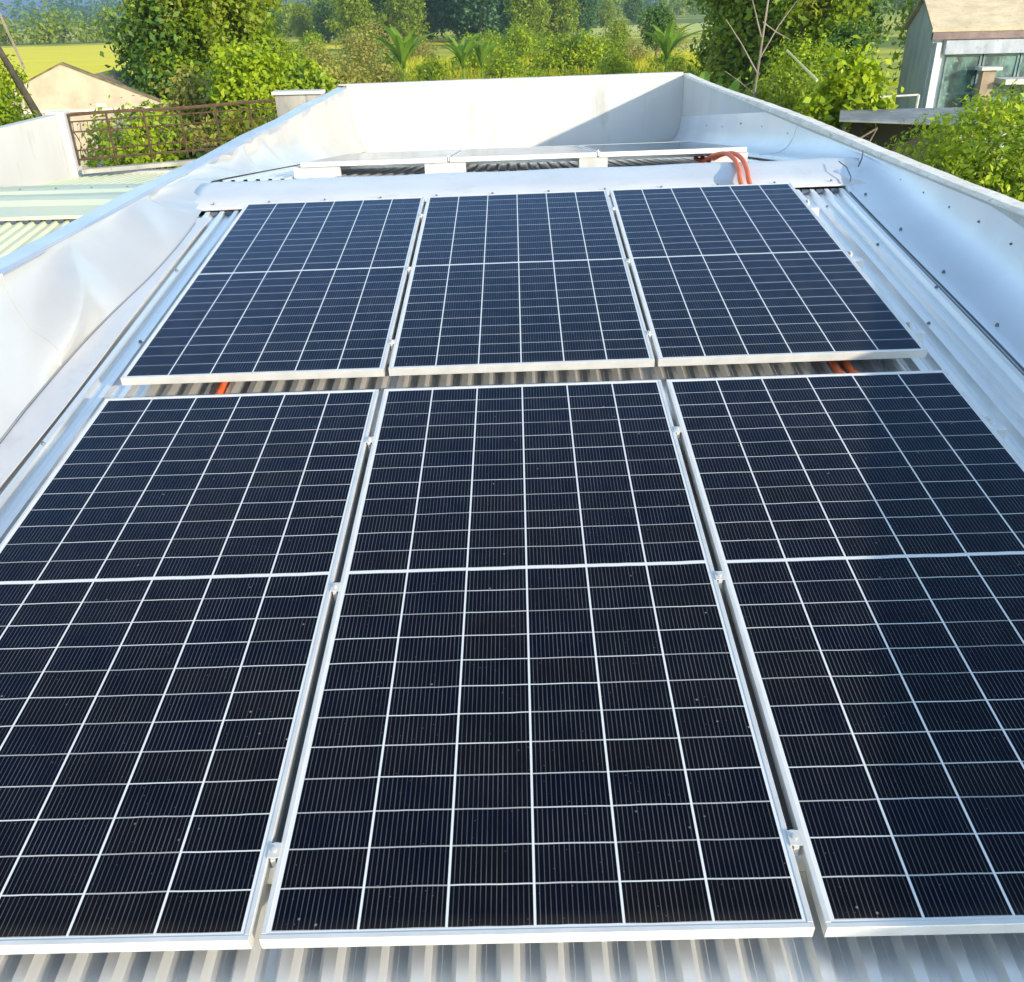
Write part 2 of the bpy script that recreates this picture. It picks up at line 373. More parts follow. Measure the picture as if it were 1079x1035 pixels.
# flashing along the right wall: flat apron, curve, upstand fixed with screws
def flash_right():
    V = []; Fc = []; ny = 90
    def roofz(y):
        f = P(0, 0, 0); yy = (y - 1.1714) / ey.y
        zf = P(2.2, yy, ROOFZ + .026).z; zb = backz(y) + .05
        # blend at ridge
        return min(zf, backz(y) + .055)
    r = random.Random(2)
    for j in range(ny + 1):
        y = -.38 + (YB - .02 + .38) * j / ny
        z0 = roofz(y); w1 = .012 * math.sin(y * 1.3) + .008 * math.sin(y * 3.1)
        zt = min(z0 + .31 + .02 * math.sin(y * .8), ZT - .035)
        if y > 7.6: zt = min(z0 + .36, ZT - .04)
        q = min(1, (zt - z0) / .31)
        ring = [(2.146 + .004 * math.sin(y * 2), z0 - .020), (2.150 + .004 * math.sin(y * 2), z0 + .006), (2.20, z0 + .010), (2.27 + w1 * .5, z0 + .010 + .004 * q), (2.33 + w1 * .5, z0 + .01 + .022 * q), (2.375 + w1 * .4, z0 + .01 + .06 * q), (2.405 + w1 * .3, z0 + .01 + .11 * q), (2.425 + w1 * .2, z0 + .01 + .17 * q), (2.438 + w1 * .1, z0 + (zt - z0) * .8), (2.4465, zt - .012), (2.4485, zt)]
        for x, z in ring: V.append((x, y, z))
        n = len(ring)
        if j:
            for k in range(n - 1): a = (j - 1) * n + k; Fc.append((a, a + 1, a + n + 1, a + n))
    o = mesh_obj('flashing', V, Fc, M['flash'], house, True)
    s = MB()
    for j in range(ny + 1):
        pass
    pts = [(2.1485 + .004 * math.sin(y * 2), y, roofz(y) - .004) for y in np.linspace(-.3, 5.95, 60)]
    s.tube(pts, .0055, 6); s.build('seam', M['edge'], o)
    for yl in (8.3,):          # lap joints between the flashing lengths
        j = min(ny - 1, int((yl + .38) / (YB - .02 + .38) * ny)); b = MB()
        b.tube([Vector(V[j * n + k]) + Vector((-.002, 0, .003)) for k in range(1, n)], .0022, 5); b.build('seam', M['rail'], o)
    # screws
    for i, y in enumerate(np.concatenate([np.arange(1.2, 7.2, .36), np.arange(7.6, 13, .9)])):
        z0 = roofz(y); zt = min(z0 + .31 + .02 * math.sin(y * .8), ZT - .055)
        b = MB(); zc = zt - min(.07 + .03 * (i % 2), (zt - z0) * .3)
        b.tube([(2.440, y, zc), (2.424, y, zc)], [.008, .005], 8)
        b.build('screw', M['screw'], o)
    for i, y in enumerate(np.arange(1.5, 5.9, .62)):
        b = MB(); z0 = roofz(y); b.tube([(2.205, y, z0 + .008), (2.205, y, z0 + .024)], [.010, .006], 8); b.build('screw', M['screw'], o)
    return o
flash_right()
# roof sheet screws on ribs near the right edge
for (x, y) in [(1.88, 4.55), (1.97, 3.9), (2.06, 3.3), (1.9, 2.9), (2.06, 2.2), (1.97, 1.6), (-1.95, 3.9), (-1.86, 3.0), (-1.95, 2.1), (-.2, -.1), (.63, -.12), (-.95, -.1), (-1.9, .8)]:
    k = round((x + 1.095) / .094); xx = -1.095 + k * .094
    b = MB(); b.tube([P(xx, y, ROOFZ + .023), P(xx, y, ROOFZ + .033)], [.010, .006], 8); b.build('screw', M['screw'], house)

# flashing along the left wall: loose cream sheet with folds
def flash_left():
    nu, nv = 26, 300
    V = []; Fc = []
    r = random.Random(4)
    def fold(y, v):
        d = 0
        tA = 4.87 - .92 * v; tB = 4.87 - .13 * v; am0 = .20 * v ** .7
        if tA <= y <= tB: d += am0 * (tB - y) / (tB - tA + 1e-3)
        elif tA - .32 < y < tA: d += am0 * (1 - (tA - y) / .32)
        # broad buckles: centre y, sharpness, amplitude, slant
        for (yc, sl, wd, am) in [(3.0, -.5, .30, .06), (2.3, .5, .45, .05), (5.55, -.5, .40, .045), (6.5, .4, .22, .03), (7.3, .3, .30, .04), (8.2, -.2, .25, .05), (9.0, .2, .28, .04), (10.4, -.1, .4, .018), (11.8, .1, .5, .015)]:
            t = (y - yc - sl * (v - .5)) / wd
            if abs(t) < 1: d += am * (1 - abs(t)) ** 1.25
        return d
    for j in range(nv + 1):
        y = .6 + (YB - .03 - .6) * j / nv
        yy = (y - 1.1714) / ey.y
        zr = min(P(-2.2, yy, ROOFZ + .02).z, backz(y) + .02)
        ztop = 4.462 + .045 * min(1, max(0, (y - 4) / 9))
        base = -2.075 - .07 * max(0, min(1, (4.9 - y) / 1.4)) + .02 * math.sin(y * 2.6)
        if y > 6.2: base = -2.16 - .05 * min(1, (y - 6.2))
        for i in range(nu + 1):
            v = i / nu      # 0 top .. 1 bottom
            if y < 6.0: x = XL + .012 + (base - XL) * (v ** 1.35)
            else: x = XL + .012 + (base - XL) * (v ** 2.6)
            z = ztop + (zr + .012 - ztop) * v ** .85
            b = math.sin(math.pi * min(1, v * 1.02)) ** .8 if v < .98 else 0
            d = fold(y, v) * b
            V.append((x + d * .8 + .004 * math.sin(y * 9 + v * 4) * b, y, z + d * .35))
    n = nu + 1
    for j in range(nv):
        for i in range(nu): a = j * n + i; Fc.append((a, a + n, a + n + 1, a + 1))
    o = mesh_obj('flashing', V, Fc, M['flash_l'], house, True)
    def surf(y, v):
        a = (y - .6) / (YB - .03 - .6) * nv; c_ = v * nu; j = min(nv - 1, int(a)); i = min(nu - 1, int(c_)); fa, fc = a - j, c_ - i
        q = [Vector(V[j * n + i]), Vector(V[j * n + i + 1]), Vector(V[(j + 1) * n + i]), Vector(V[(j + 1) * n + i + 1])]
        return q[0].lerp(q[1], fc).lerp(q[2].lerp(q[3], fc), fa)
    for ya, yb_ in [(4.12, 3.92)]:
        sb = MB(); pp = [surf(ya + (yb_ - ya) * k / 12, k / 12) + Vector((.003, 0, .002)) for k in range(13)]
        sb.tube(pp, .0018, 5); sb.build('seam', M['flash_l'], o)
    # flat apron on the roof
    A = []; AF = []
    for j in range(61):
        y = .4 + 5.5 * j / 60; yy = (y - 1.1714) / ey.y
        e = .012 * math.sin(y * 2.2)
        for k, (x, z) in enumerate([(-2.36, .020), (-2.10, .030), (-2.02 + e, .030), (-1.985 + e, .029), (-1.985 + e, .022)]):
            A.append(P(x, yy, ROOFZ + z))
        if j:
            for k in range(4): a = (j - 1) * 5 + k; AF.append((a, a + 1, a + 6, a + 5))
    mesh_obj('flashing', A, AF, M['cap'], house, False)
    s = MB(); pts = []
    for y in np.linspace(.6, 5.8, 60):
        yy = (y - 1.1714) / ey.y; pts.append(P(-2.075 - .07 * max(0, min(1, (4.9 - y) / 1.4)) + .02 * math.sin(y * 2.6) + .012, yy, ROOFZ + .031))
    s.tube(pts, .0016, 5); s.build('seam', M['screw'], house)
    for (y, z) in [(2.9, .10), (3.3, .22), (4.6, .13), (5.4, .12), (3.9, .05)]:
        pass
    return o
flash_left()
# crumpled end pieces of the ridge cap at the right wall
b = MB(); b.tube([(2.16, 6.02, 4.452), (2.19, 6.10, 4.47), (2.205, 6.25, 4.505), (2.20, 6.4, 4.52)], .004, 5); b.tube([(2.30, 6.30, 4.50), (2.36, 6.42, 4.53), (2.39, 6.5, 4.57)], .005, 5)
b.build('cap_fold', M['edge'], house)

# ------------------------------------------------------------------ solar panels
def make_panel():
    root = empty('solar_panel')
    f = MB(); d = .035; lip = .012
    def bar(a, b): f.box(a, b, None, .0012)
    bar((0, 0, -d), (PW, lip, 0)); bar((0, PL - lip, -d), (PW, PL, 0))
    bar((0, lip + .0003, -d), (lip, PL - lip - .0003, 0)); bar((PW - lip, lip + .0003, -d), (PW, PL - lip - .0003, 0))
    # bottom return flanges
    f.box((lip + .0002, .013, -d), (PW - lip - .0002, .03, -d + .002)); f.box((lip + .0002, PL - .03, -d), (PW - lip - .0002, PL - .013, -d + .002))
    f.build('frame', M['alu'], root)
    g = MB(); g.box((lip - .001 + .0012, lip + .0002, -.008), (PW - lip - .0002, PL - lip - .0002, -.002))
    g.build('glass', M['solar'], root)
    return root
pan0 = make_panel(); first = [True]
def place_panel(mat, label):
    o = pan0 if first[0] else copy_tree(pan0); first[0] = False
    o.matrix_world = mat; tag(o, label, 'solar panel', 'framed solar panels on the roof'); return o
names = {(0, -1): 'near row solar panel at the left, cut off by the photo edge, sunlit',
         (0, 0): 'near row solar panel in the middle, its whole dark face in view',
         (0, 1): 'near row solar panel at the right, half in the shadow of the parapet',
         (1, -1): 'second row solar panel at the left, reflecting deep blue sky',
         (1, 0): 'second row solar panel in the middle, between the blue and the grey one',
         (1, 1): 'second row solar panel at the right, reflecting pale grey by the orange conduits'}
tweak = {(0, 1): (.004, -.002), (1, 1): (-.004, .002), (0, -1): (-.002, 0), (1, -1): (0, -.002)}
for row in (0, 1):
    for c in (-1, 0, 1):
        dx, dy = tweak.get((row, c), (0, 0))
        x = -PW / 2 + c * (PW + GAP) + dx; y = row * (PL + ROWGAP) + dy
        place_panel(PM @ Matrix.Translation((x, y, 0)) @ Matrix.Rotation(R(rnd.uniform(-.05, .05)), 4, 'Z'), names[(row, c)])
# third row on the back slope
T3z = 4.488; th3 = math.atan(.1065)
B3 = Matrix.Translation((.066, 7.285, T3z)) @ Matrix.Rotation(R(-.55), 4, 'Y') @ Matrix.Rotation(R(.3), 4, 'Z') @ Matrix.Rotation(-th3, 4, 'X')
for c, lb in ((-1, 'far solar panel at the left of the row beyond the ridge, seen edge on'), (0, 'far solar panel in the middle of the row beyond the ridge, seen edge on'), (1, 'far solar panel at the right of the row beyond the ridge, over the orange conduits')):
    place_panel(B3 @ Matrix.Translation((-PW / 2 + c * (PW + GAP), 0, 0)), lb)

# mounting rails and clamps
def clamp_mesh(T, end=False):
    b = MB()
    w_ = .027 if not end else .016
    b.box((-w_ / 2 if not end else -.002, -.018, .0006), (w_ / 2, .018, .0036), T)
    b.box((-.0055, -.022, -.034), (.0055, .022, .0004), T)
    b.tube([T @ Vector((0, 0, .0042)), T @ Vector((0, 0, .0092))], .0065, 6)
    b.tube([T @ Vector((0, 0, .0092)), T @ Vector((0, 0, .0096))], .0032, 6)
    return b
rail_lbl = ['first mounting rail, nearest the front edge of the near panels', 'second mounting rail, under the middle of the near panels', 'third mounting rail, under the upper end of the near panels',
            'fourth mounting rail, under the lower end of the second row', 'fifth mounting rail, under the middle of the second row', 'sixth mounting rail, under the upper end of the second row by the ridge']
for i, yr in enumerate((.20, 1.07, 1.89, 2.70, 3.55, 4.37)):
    rt = empty('mounting_rail'); tag(rt, rail_lbl[i], 'mounting rail', 'aluminium rails under the solar panels'); rt.matrix_world = PM @ Matrix.Translation((0, yr, 0))
    b = MB(); b.box((-1.715, -.019, -.0995), (1.80, .019, -.0355)); b.build('rail_bar', M['rail'], rt)
    for xc in (-PW / 2 - GAP / 2, PW / 2 + GAP / 2):
        clamp_mesh(Matrix.Translation((xc, 0, 0))).build('clamp', M['alu'], rt)
    e = PW * 1.5 + GAP
    clamp_mesh(Matrix.Translation((e + .008, 0, 0)), True).build('clamp', M['alu'], rt)
    for xf in (-1.68, -.6, .6, 1.76):
        f_ = MB(); f_.box((xf - .02, .0195, -.1005), (xf + .02, .05, -.096)); f_.box((xf - .02, .0195, -.0955), (xf + .02, .0235, -.05)); f_.build('rail_foot', M['rail'], rt)

# folded sheet supports under the far row
for i, (xa, xb, lb) in enumerate([(-1.72, -1.36, 'white metal support block at the left end under the far panels'), (-.70, -.38, 'white metal support block left of the middle under the far panels'),
                                  (.50, .72, 'white metal support block right of the middle under the far panels'), (1.52, 1.80, 'white metal support block at the right end beside the orange conduits')]):
    b = MB(); y0 = 7.30
    z0 = backz(y0) + .012 + (xa + xb) * .5 * .012
    zt = T3z - .037 + (xa + xb) / 2 * .0096
    b.box((xa, y0, z0), (xb, y0 + .05, zt - .002)); b.box((xa, y0 - .035, z0), (xb, y0 - .0005, z0 + .004))
    b.tube([((xa + xb) / 2, y0 - .015, z0 + .004), ((xa + xb) / 2, y0 - .015, z0 + .014)], .007, 6)
    tag(b.build('support_block', M['render']), lb, 'support', 'metal blocks under the far panels')
# the rest of the far row's rails
for yy_, lb in ((.45, 'mounting rail under the near end of the far panels'), (1.8, 'mounting rail under the far end of the far panels')):
    b = MB(); b.box((-1.78, yy_ - .019, -.075), (1.78, yy_ + .019, -.0355)); o = b.build('mounting_rail', M['rail']); o.matrix_world = B3; tag(o, lb, 'mounting rail', 'aluminium rails under the solar panels')
for xc in (-PW / 2 - GAP / 2 + .066, PW / 2 + GAP / 2 + .066):
    b = MB(); z = T3z + xc * .0096
    b.tube([(xc, 7.29, z - .03), (xc, 7.29, z + .018)], .005, 6); b.box((xc - .014, 7.292, z + .001), (xc + .014, 7.34, z + .0045))
    tag(b.build('panel_clamp', M['rail']), 'metal clamp with a bolt at the ' + ('left' if xc < 0 else 'right') + ' joint of the far panels', 'clamp', 'clamps of the far panels')

# orange conduits over the ridge
def conduit(x0, lb, dx, side, sw):
    pts = []
    base = [(x0 - .02 + dx, 7.7, 4.375), (x0 - .01 + dx, 7.45, 4.390), (x0 + dx, 7.30, 4.425), (x0 + .02 + dx, 7.14, 4.475), (x0 + .045 + dx, 6.88, 4.520), (x0 + .045 + dx, 6.6, 4.520), (x0 + .01 + dx, 6.3, 4.500), (x0 - .03 + dx, 6.07, 4.476)]
    V = [Vector(p) for p in base]
    V += [P(x0 - .06 + dx, 4.74, -.060), P(side, 4.5, -.080), P(side - .02, 4.3, -.082), P(side, 2.6, -.082), P(side + .01, 2.42, -.082), P(side + .05, 2.25, -.082), P(side + .10, 1.5, -.082), P(side + .10, .5, -.082)][:]
    # Catmull-Rom
    out = []
    for i in range(len(V) - 1):
        p0, p1, p2, p3 = V[max(i - 1, 0)], V[i], V[i + 1], V[min(i + 2, len(V) - 1)]
        for k in range(7):
            t = k / 7; out.append(.5 * ((2 * p1) + (p2 - p0) * t + (2 * p0 - 5 * p1 + 4 * p2 - p3) * t * t + (3 * p1 - p0 - 3 * p2 + p3) * t ** 3))
    out.append(V[-1])
    rad = []
    L = 0
    # corrugated hose: fine rings
    dense = []
    for a, c_ in zip(out[:-1], out[1:]):
        m_ = max(1, int((c_ - a).length / .006))
        for q in range(m_): dense.append(a.lerp(c_, q / m_))
    for q in range(len(dense)): rad.append(.0155 if q % 2 else .0138)
    b = MB(); b.tube(dense, rad, 10)
    tag(b.build('conduit', M['conduit'], None, True), lb, 'conduit', 'orange corrugated conduits')
conduit(1.49, 'orange corrugated conduit looping over the ridge, inner one nearer the middle', 0, 1.35, 0)
conduit(1.545, 'orange corrugated conduit looping over the ridge, outer one nearer the right wall', .0, 1.405, 0)
b = MB(); pts = []
for i in range(120):
    y = .4 + 2.4 * i / 119; pts.append(P(-1.30 + .02 * math.sin(y * 4), y, -.082))
b.tube(pts, [.0155 if q % 2 else .0138 for q in range(120)], 10); tag(b.build('conduit', M['conduit'], None, True), 'orange conduit glimpsed in the gap between the panel rows at the left', 'conduit', 'orange corrugated conduits')

# dark strip low in the back right corner
b = MB(); b.box((XR - .012, YB - .012, 3.6), (XR - .001, YB - .001, 3.78)); b.build('corner_strip', M['edge'], house)

# ------------------------------------------------------------------ neighbour on the left: pale green roof, white wall, railing
nb = empty('neighbour_house', (0, 0, 0)); tag(nb, 'neighbouring low building with pale green corrugated roof left of the panels', 'building')
NRY, NRZ = 8.55, 3.98
TN = Matrix.Translation((0, NRY, NRZ - .05)) @ Matrix.Rotation(math.atan(.11), 4, 'X')
corr_sheet('roof_sheet', -9.5, -2.56, -7.0, -.25, M['ngreen'], TN, .105, .024, .05, .028, 0, nb)
TN2 = Matrix.Translation((0, NRY, NRZ - .06)) @ Matrix.Rotation(-math.atan(.07), 4, 'X')
corr_sheet('roof_sheet', -9.5, -2.56, 1.2, 3.9, M['ngreen'], TN2, .105, .012, .05, .028, 0, nb)
V = []; Fc = []
prof = [(8.12, 3.925), (8.122, 3.955), (8.4, 3.99), (8.48, 4.03), (8.62, 4.04), (8.7, 4.02), (9.2, 3.965), (9.25, 3.99), (9.4, 3.99), (9.45, 3.955), (10.1, 3.90)]
for i in range(41):
    x = -9.5 + 6.94 * i / 40
    for k, (y, z) in enumerate(prof): V.append((x, y, z + .003 * math.sin(x * 3 + k)))
    if i:
        for k in range(len(prof) - 1): a = (i - 1) * len(prof) + k; Fc.append((a, a + len(prof), a + len(prof) + 1, a + 1))
mesh_obj('ridge_cap', V, Fc, M['ncap'], nb)
fm = MB()
for k in range(-89, -24): c = (k + .5) * .105; MB().box((c - .026, 8.125, 3.893), (c + .026, 8.14, 3.928)).build('foam_closer', M['edge'], nb)
for k in range(16):
    b = MB(); x = -8.2 + k * .36; b.tube([(x, 9.32, 3.99), (x, 9.32, 4.003)], [.012, .007], 6); b.build('screw', M['screw'], nb)
b = MB()
b.box((-9.5, 1.3, 0), (-2.60, 1.45, 3.2)); b.box((-9.5, 1.46, 0), (-9.4, 12.5, 3.1)); b.box((-9.39, 12.35, 0), (-2.6, 12.5, 3.70)); b.build('wall', M['render'], nb)
# kerb that carries the railing
pl_, pr_ = at(85, 176, 12.0), at(290, 160, 13.3)
def beam(a, c_, r1, r2, m, name, parent=None):       # box beam between two points
    a = Vector(a); c_ = Vector(c_); d = (c_ - a); L = d.length; q = d.to_track_quat('X', 'Z').to_matrix().to_4x4()
    b = MB(); b.box((0, -r1, -r2), (L, r1, r2), Matrix.Translation(a) @ q); 
    return b.build(name, m, parent)
kb = beam((pl_.x, pl_.y, pl_.z - .055), (-2.56, 13.25, pl_.z - .03), .06, .025, M['conc'], 'kerb', nb)
# white side wall with pillar
def side_wall():
    pts = [at(-60, 145, 9.0), at(0, 130, 10.6), at(56, 118, 12.0)]
    x = at(60, 118, 12.0).x
    V = [(x, 5.0, 4.40), (x, 12.0, 4.46), (x, 12.0, 3.4), (x, 5.0, 3.4)]
    b = MB(); b.box((x - .12, 4.0, 2.8), (x, 12.02, 4.44)); o = b.build('side_wall', M['render'])
    tag(o, 'white rendered wall along the far side of the green roof, at the left edge', 'wall')
    b = MB(); b.box((x - .16, 12.025, 2.8), (x + .06, 12.20, 4.47), None, .012); p = b.build('pillar', M['cap'])
    p2 = tag(p, 'white painted pillar at the end of the wall beside the rusty railing', 'pillar')
    return x
sx = side_wall()
# railing
rl = empty('railing', (0, 0, 0)); tag(rl, 'rusty brown iron railing beyond the green roof', 'railing')
A0 = Vector((sx + .07, 12.1, 3.86)); A1 = Vector((-2.60, 13.2, 3.90)); H_ = .56
def rp(u, h): return A0.lerp(A1, u) + Vector((0, 0, h))
b = MB(); b.tube([rp(u, H_ + .008 * math.sin(u * 11)) for u in np.linspace(0, 1, 12)], .022, 6); b.build('top_rail', M['rust'], rl)
for h in (.03, .14, .36, .48):
    b = MB(); b.tube([rp(0, h), rp(1, h)], .009 if h > .05 else .014, 5); b.build('cross_bar', M['rust'], rl)
for i in range(8):
    b = MB(); u = (i + .02) / 7.2; b.tube([rp(u, -.04), rp(u, H_)], .014, 5); b.build('post', M['rust'], rl)
for i in range(36):
    u = (i + .5) / 37; b = MB()
    pts = [rp(u, .03), rp(u + .004, .14), rp(u + .012, .22), rp(u + .004, .30), rp(u - .004, .36), rp(u, .48)]
    b.tube(pts, .006, 4); b.build('baluster', M['rust'], rl)
# grey concrete stub wall behind the left parapet
a = at(290, 98, 13.0)
b = MB(); b.box((a.x, 12.95, 2.8), (-2.53, 13.12, a.z - .02)); o = b.build('stub_wall', M['conc']); tag(o, 'short grey stained concrete wall at the end of the railing, behind the left parapet', 'wall')
b = MB(); b.box((a.x - .03, 12.9, a.z - .019), (-2.53, 13.16, a.z + .02)); b.build('coping', M['render'], o)

# ------------------------------------------------------------------ foliage
def leaf_mat(name, c1, c2, c3=None, trans=.35):
    m, t, p = new_mat(name); g = N(t, 'NewGeometry')
    rr = g.outputs['Random Per Island']
    c = mix(t, rr, c1, c2)
    if c3: c = mix(t, ramp(t, noise(t, coords(t), .9, 2), .48, .62), c, c3)
    t.links.new(c, p.inputs['Base Color']); p.inputs['Roughness'].default_value = .5; p.inputs['Specular IOR Level'].default_value = .35
    tr = N(t, 'BsdfTranslucent'); t.links.new(mix(t, .5, c, (.30, .42, .03)), tr.inputs[0])
    mx = N(t, 'MixShader'); mx.inputs[0].default_value = trans
    t.links.new(p.outputs[0], mx.inputs[1]); t.links.new(tr.outputs[0], mx.inputs[2]); t.links.new(mx.outputs[0], t.nodes['Material Output'].inputs[0])
    return m
L = {}
L['bright'] = leaf_mat('bright_leaf', (.22, .35, .012), (.40, .48, .02), (.12, .22, .02))
L['mid'] = leaf_mat('mid_leaf', (.12, .22, .010), (.26, .34, .015), (.22, .25, .02))
L['dark'] = leaf_mat('dark_leaf', (.03, .09, .016), (.09, .19, .025), (.10, .17, .02), trans=.2)
L['olive'] = leaf_mat('olive_leaf', (.24, .23, .045), (.40, .35, .085))
L['yellow'] = leaf_mat('yellow_leaf', (.42, .44, .02), (.62, .56, .04))
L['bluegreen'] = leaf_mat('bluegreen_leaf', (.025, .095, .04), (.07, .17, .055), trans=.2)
L['banana'] = leaf_mat('banana_leaf', (.14, .30, .03), (.22, .36, .05), trans=.45)
bark = simple('bark', (.10, .075, .05), (.20, .16, .11), 8, .9, 0, .5, 30, (1, 1, .2))
palebark = simple('pale_bark', (.18, .15, .12), (.28, .24, .19), 8, .9, 0, .4, 30, (1, 1, .2))

def leaves(clumps, n, leaf, seed, aspect=.5, droop=.2, per=12, spread=1.6, shell=.5):
    rg = np.random.default_rng(seed)
    vol = np.array([c[3] * c[4] * c[5] for c in clumps]) ** .7; vol /= vol.sum()
    ns = max(1, n // per)
    ci = rg.choice(len(clumps), ns, p=vol); C_ = np.array(clumps)[ci]
    d = rg.normal(size=(ns, 3)); d /= np.linalg.norm(d, axis=1)[:, None]
    rad = shell + (1.08 - shell) * rg.random((ns, 1)) ** .6
    cen = C_[:, :3] + d * C_[:, 3:6] * rad
    cen = np.repeat(cen, per, 0); dd = np.repeat(d, per, 0)
    cen = cen + rg.normal(size=cen.shape) * leaf * spread * .6
    m = len(cen)
    nrm = dd * .7 + rg.normal(size=(m, 3)) * .55 + np.array([0, 0, .45]); nrm /= np.linalg.norm(nrm, axis=1)[:, None]
    a = rg.normal(size=(m, 3)); a[:, 2] -= droop * 2; a -= nrm * (a * nrm).sum(1)[:, None]; a /= np.linalg.norm(a, axis=1)[:, None]
    b = np.cross(nrm, a); s = leaf * (.45 + 1.1 * rg.random((m, 1)) ** 1.5)
    V = np.empty((m, 4, 3)); V[:, 0] = cen - a * s * .5; V[:, 1] = cen + b * s * aspect * .5 + nrm * s * .06; V[:, 2] = cen + a * s * .5 - nrm * s * .1; V[:, 3] = cen - b * s * aspect * .5 + nrm * s * .06
    return V.reshape(-1, 3)
def leaf_obj(name, V, mat, parent=None):
    me = bpy.data.meshes.new(name); nv = len(V); nf = nv // 4
    me.vertices.add(nv); me.vertices.foreach_set('co', V.astype(np.float32).ravel())
    me.loops.add(nv); me.loops.foreach_set('vertex_index', np.arange(nv, dtype=np.int32))
    me.polygons.add(nf); me.polygons.foreach_set('loop_start', np.arange(0, nv, 4, dtype=np.int32)); me.polygons.foreach_set('loop_total', np.full(nf, 4, dtype=np.int32))
    me.update(calc_edges=True); me.validate(); me.materials.append(mat)
    o = bpy.data.objects.new(name, me); col.objects.link(o)
    if parent: o.parent = parent
    return o
def make_tree(name, h, wdt, mat, n, leaf, seed, trunk_h=.35, nclump=9, bmat=None, aspect=.5, low=False, shape=1.0, droop=.2):
    r = random.Random(seed); root = empty(name)
    cl = []
    for i in range(nclump):
        a = i * 2.4 + r.uniform(-.4, .4); k = (i + .5) / nclump
        zz = h * (trunk_h + (1 - trunk_h) * (.12 + .76 * k)); rr = wdt / 2 * math.sqrt(max(.05, 1 - (2 * k - .85) ** 2 * .8 * shape)) * r.uniform(.35, .7)
        s = wdt * r.uniform(.17, .27)
        cl.append((math.cos(a) * rr, math.sin(a) * rr, zz, s, s, s * r.uniform(.7, 1.0)))
    cl.append((0, 0, h * .86, wdt * .2, wdt * .2, h * .11))
    b = MB(); th = h * (trunk_h + .25)
    lean = Vector((r.uniform(-.05, .05) * h, r.uniform(-.05, .05) * h, 0))
    tp = [Vector((0, 0, -.1)), lean * .3 + Vector((0, 0, th * .4)), lean * .6 + Vector((0, 0, th * .75)), lean + Vector((0, 0, th * 1.15))]
    tr = max(.03, h * .022)
    b.tube(tp, [tr * 1.3, tr, tr * .75, tr * .35], 8)
    for c in cl[:-1]:
        st = tp[1].lerp(tp[3], r.uniform(.1, .8)); en = Vector(c[:3]); md = st.lerp(en, .5) + Vector((0, 0, -.04 * h))
        b.tube([st, md, en], [tr * .45, tr * .3, tr * .12], 5)
    b.build('trunk', bmat or bark, root)
    leaf_obj('crown', leaves(cl, n, leaf, seed, aspect, droop), mat, root)
    return root
def put(o, px, D, label, cat='tree', group=None, py=60, sc_=1.0, rz=None, z=0):
    p = at(px, py, D); o.location = (p.x, p.y, z); o.scale = (sc_, sc_, sc_)
    o.rotation_euler = (0, 0, rnd.uniform(0, 6.28) if rz is None else rz)
    tag(o, label, cat, group); return o

# far wood at the left and centre, one mass each
def wood(name, x0, x1, y, h, n, leaf, mat, seed, label, dep=14, hv=.35):
    r = random.Random(seed); cl = []
    k = int((x1 - x0) / (h * .45))
    for i in range(k * 2):
        x = r.uniform(x0, x1); hh = h * r.uniform(1 - hv, 1 + hv * .5); wd = hh * r.uniform(.3, .5)
        yy = y + r.uniform(0, dep)
        cl.append((x, yy, hh * .62, wd, wd, hh * .40)); cl.append((x + r.uniform(-1, 1) * wd, yy, hh * .3, wd * .9, wd * .9, hh * .32))
    o = leaf_obj(name, leaves(cl, n, leaf, seed, .7, .1, 8, 1.3, .75), mat); tag(o, label, 'wood', None, 'stuff'); return o
wood('far_wood', -175, -52, 236, 7.6, 22000, .9, L['mid'], 3, 'line of green trees beyond the rice field at the far left')
wood('far_wood', -60, 20, 255, 8.5, 14000, 1.0, L['mid'], 5, 'green wood behind the pale field left of centre')
wood('far_wood', -30, 260, 420, 12, 26000, 1.5, L['mid'], 6, 'farthest green trees along the horizon at the right', 60)
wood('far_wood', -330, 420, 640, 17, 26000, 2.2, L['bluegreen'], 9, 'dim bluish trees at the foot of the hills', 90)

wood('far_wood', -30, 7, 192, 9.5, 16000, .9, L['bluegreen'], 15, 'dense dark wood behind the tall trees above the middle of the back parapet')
# tree templates, copied
tplA = make_tree('broad_tree', 12, 10, L['dark'], 9000, .62, 11, .06, 13)
tplB = make_tree('broad_tree', 11, 8.5, L['mid'], 9000, .55, 12, .05, 12)
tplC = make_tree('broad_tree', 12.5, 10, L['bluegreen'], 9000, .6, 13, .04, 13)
mids = [(372, 150, tplB, .80), (392, 175, tplA, .85), (425, 168, tplB, .95), (452, 182, tplA, 1.05), (482, 178, tplC, 1.0), (508, 172, tplC, 1.1), (535, 180, tplC, 1.05), (556, 150, tplB, .75), (584, 165, tplB, .95), (610, 190, tplC, .8), (345, 190, tplA, .62), (318, 200, tplB, .60), (283, 190, tplA, .55), (640, 255, tplB, .55), (668, 290, tplA, .6)]
desc = ['small mid green tree', 'dark round tree', 'bright green tree', 'tall dark tree', 'bluish dark tree', 'tallest bluish dark tree', 'dense bluish tree', 'small yellow green tree', 'rounded green tree', 'low bluish tree', 'low dark tree', 'low green tree', 'short dark tree', 'distant green tree', 'distant dark tree']
where = ['at the left end of the field trees', 'second from the left in the field trees', 'left of centre beyond the banana plants', 'beyond the banana plants', 'above the middle of the back parapet', 'rising out of frame above the back parapet', 'right of the tallest tree above the back parapet', 'in front of the bluish trees', 'at the right end of the dark tree group', 'just right of the dark tree group', 'by the far pale field', 'in front of the far wood', 'right of the big bushy tree', 'in the terraces right of centre', 'by the terraces further right']
used = set()
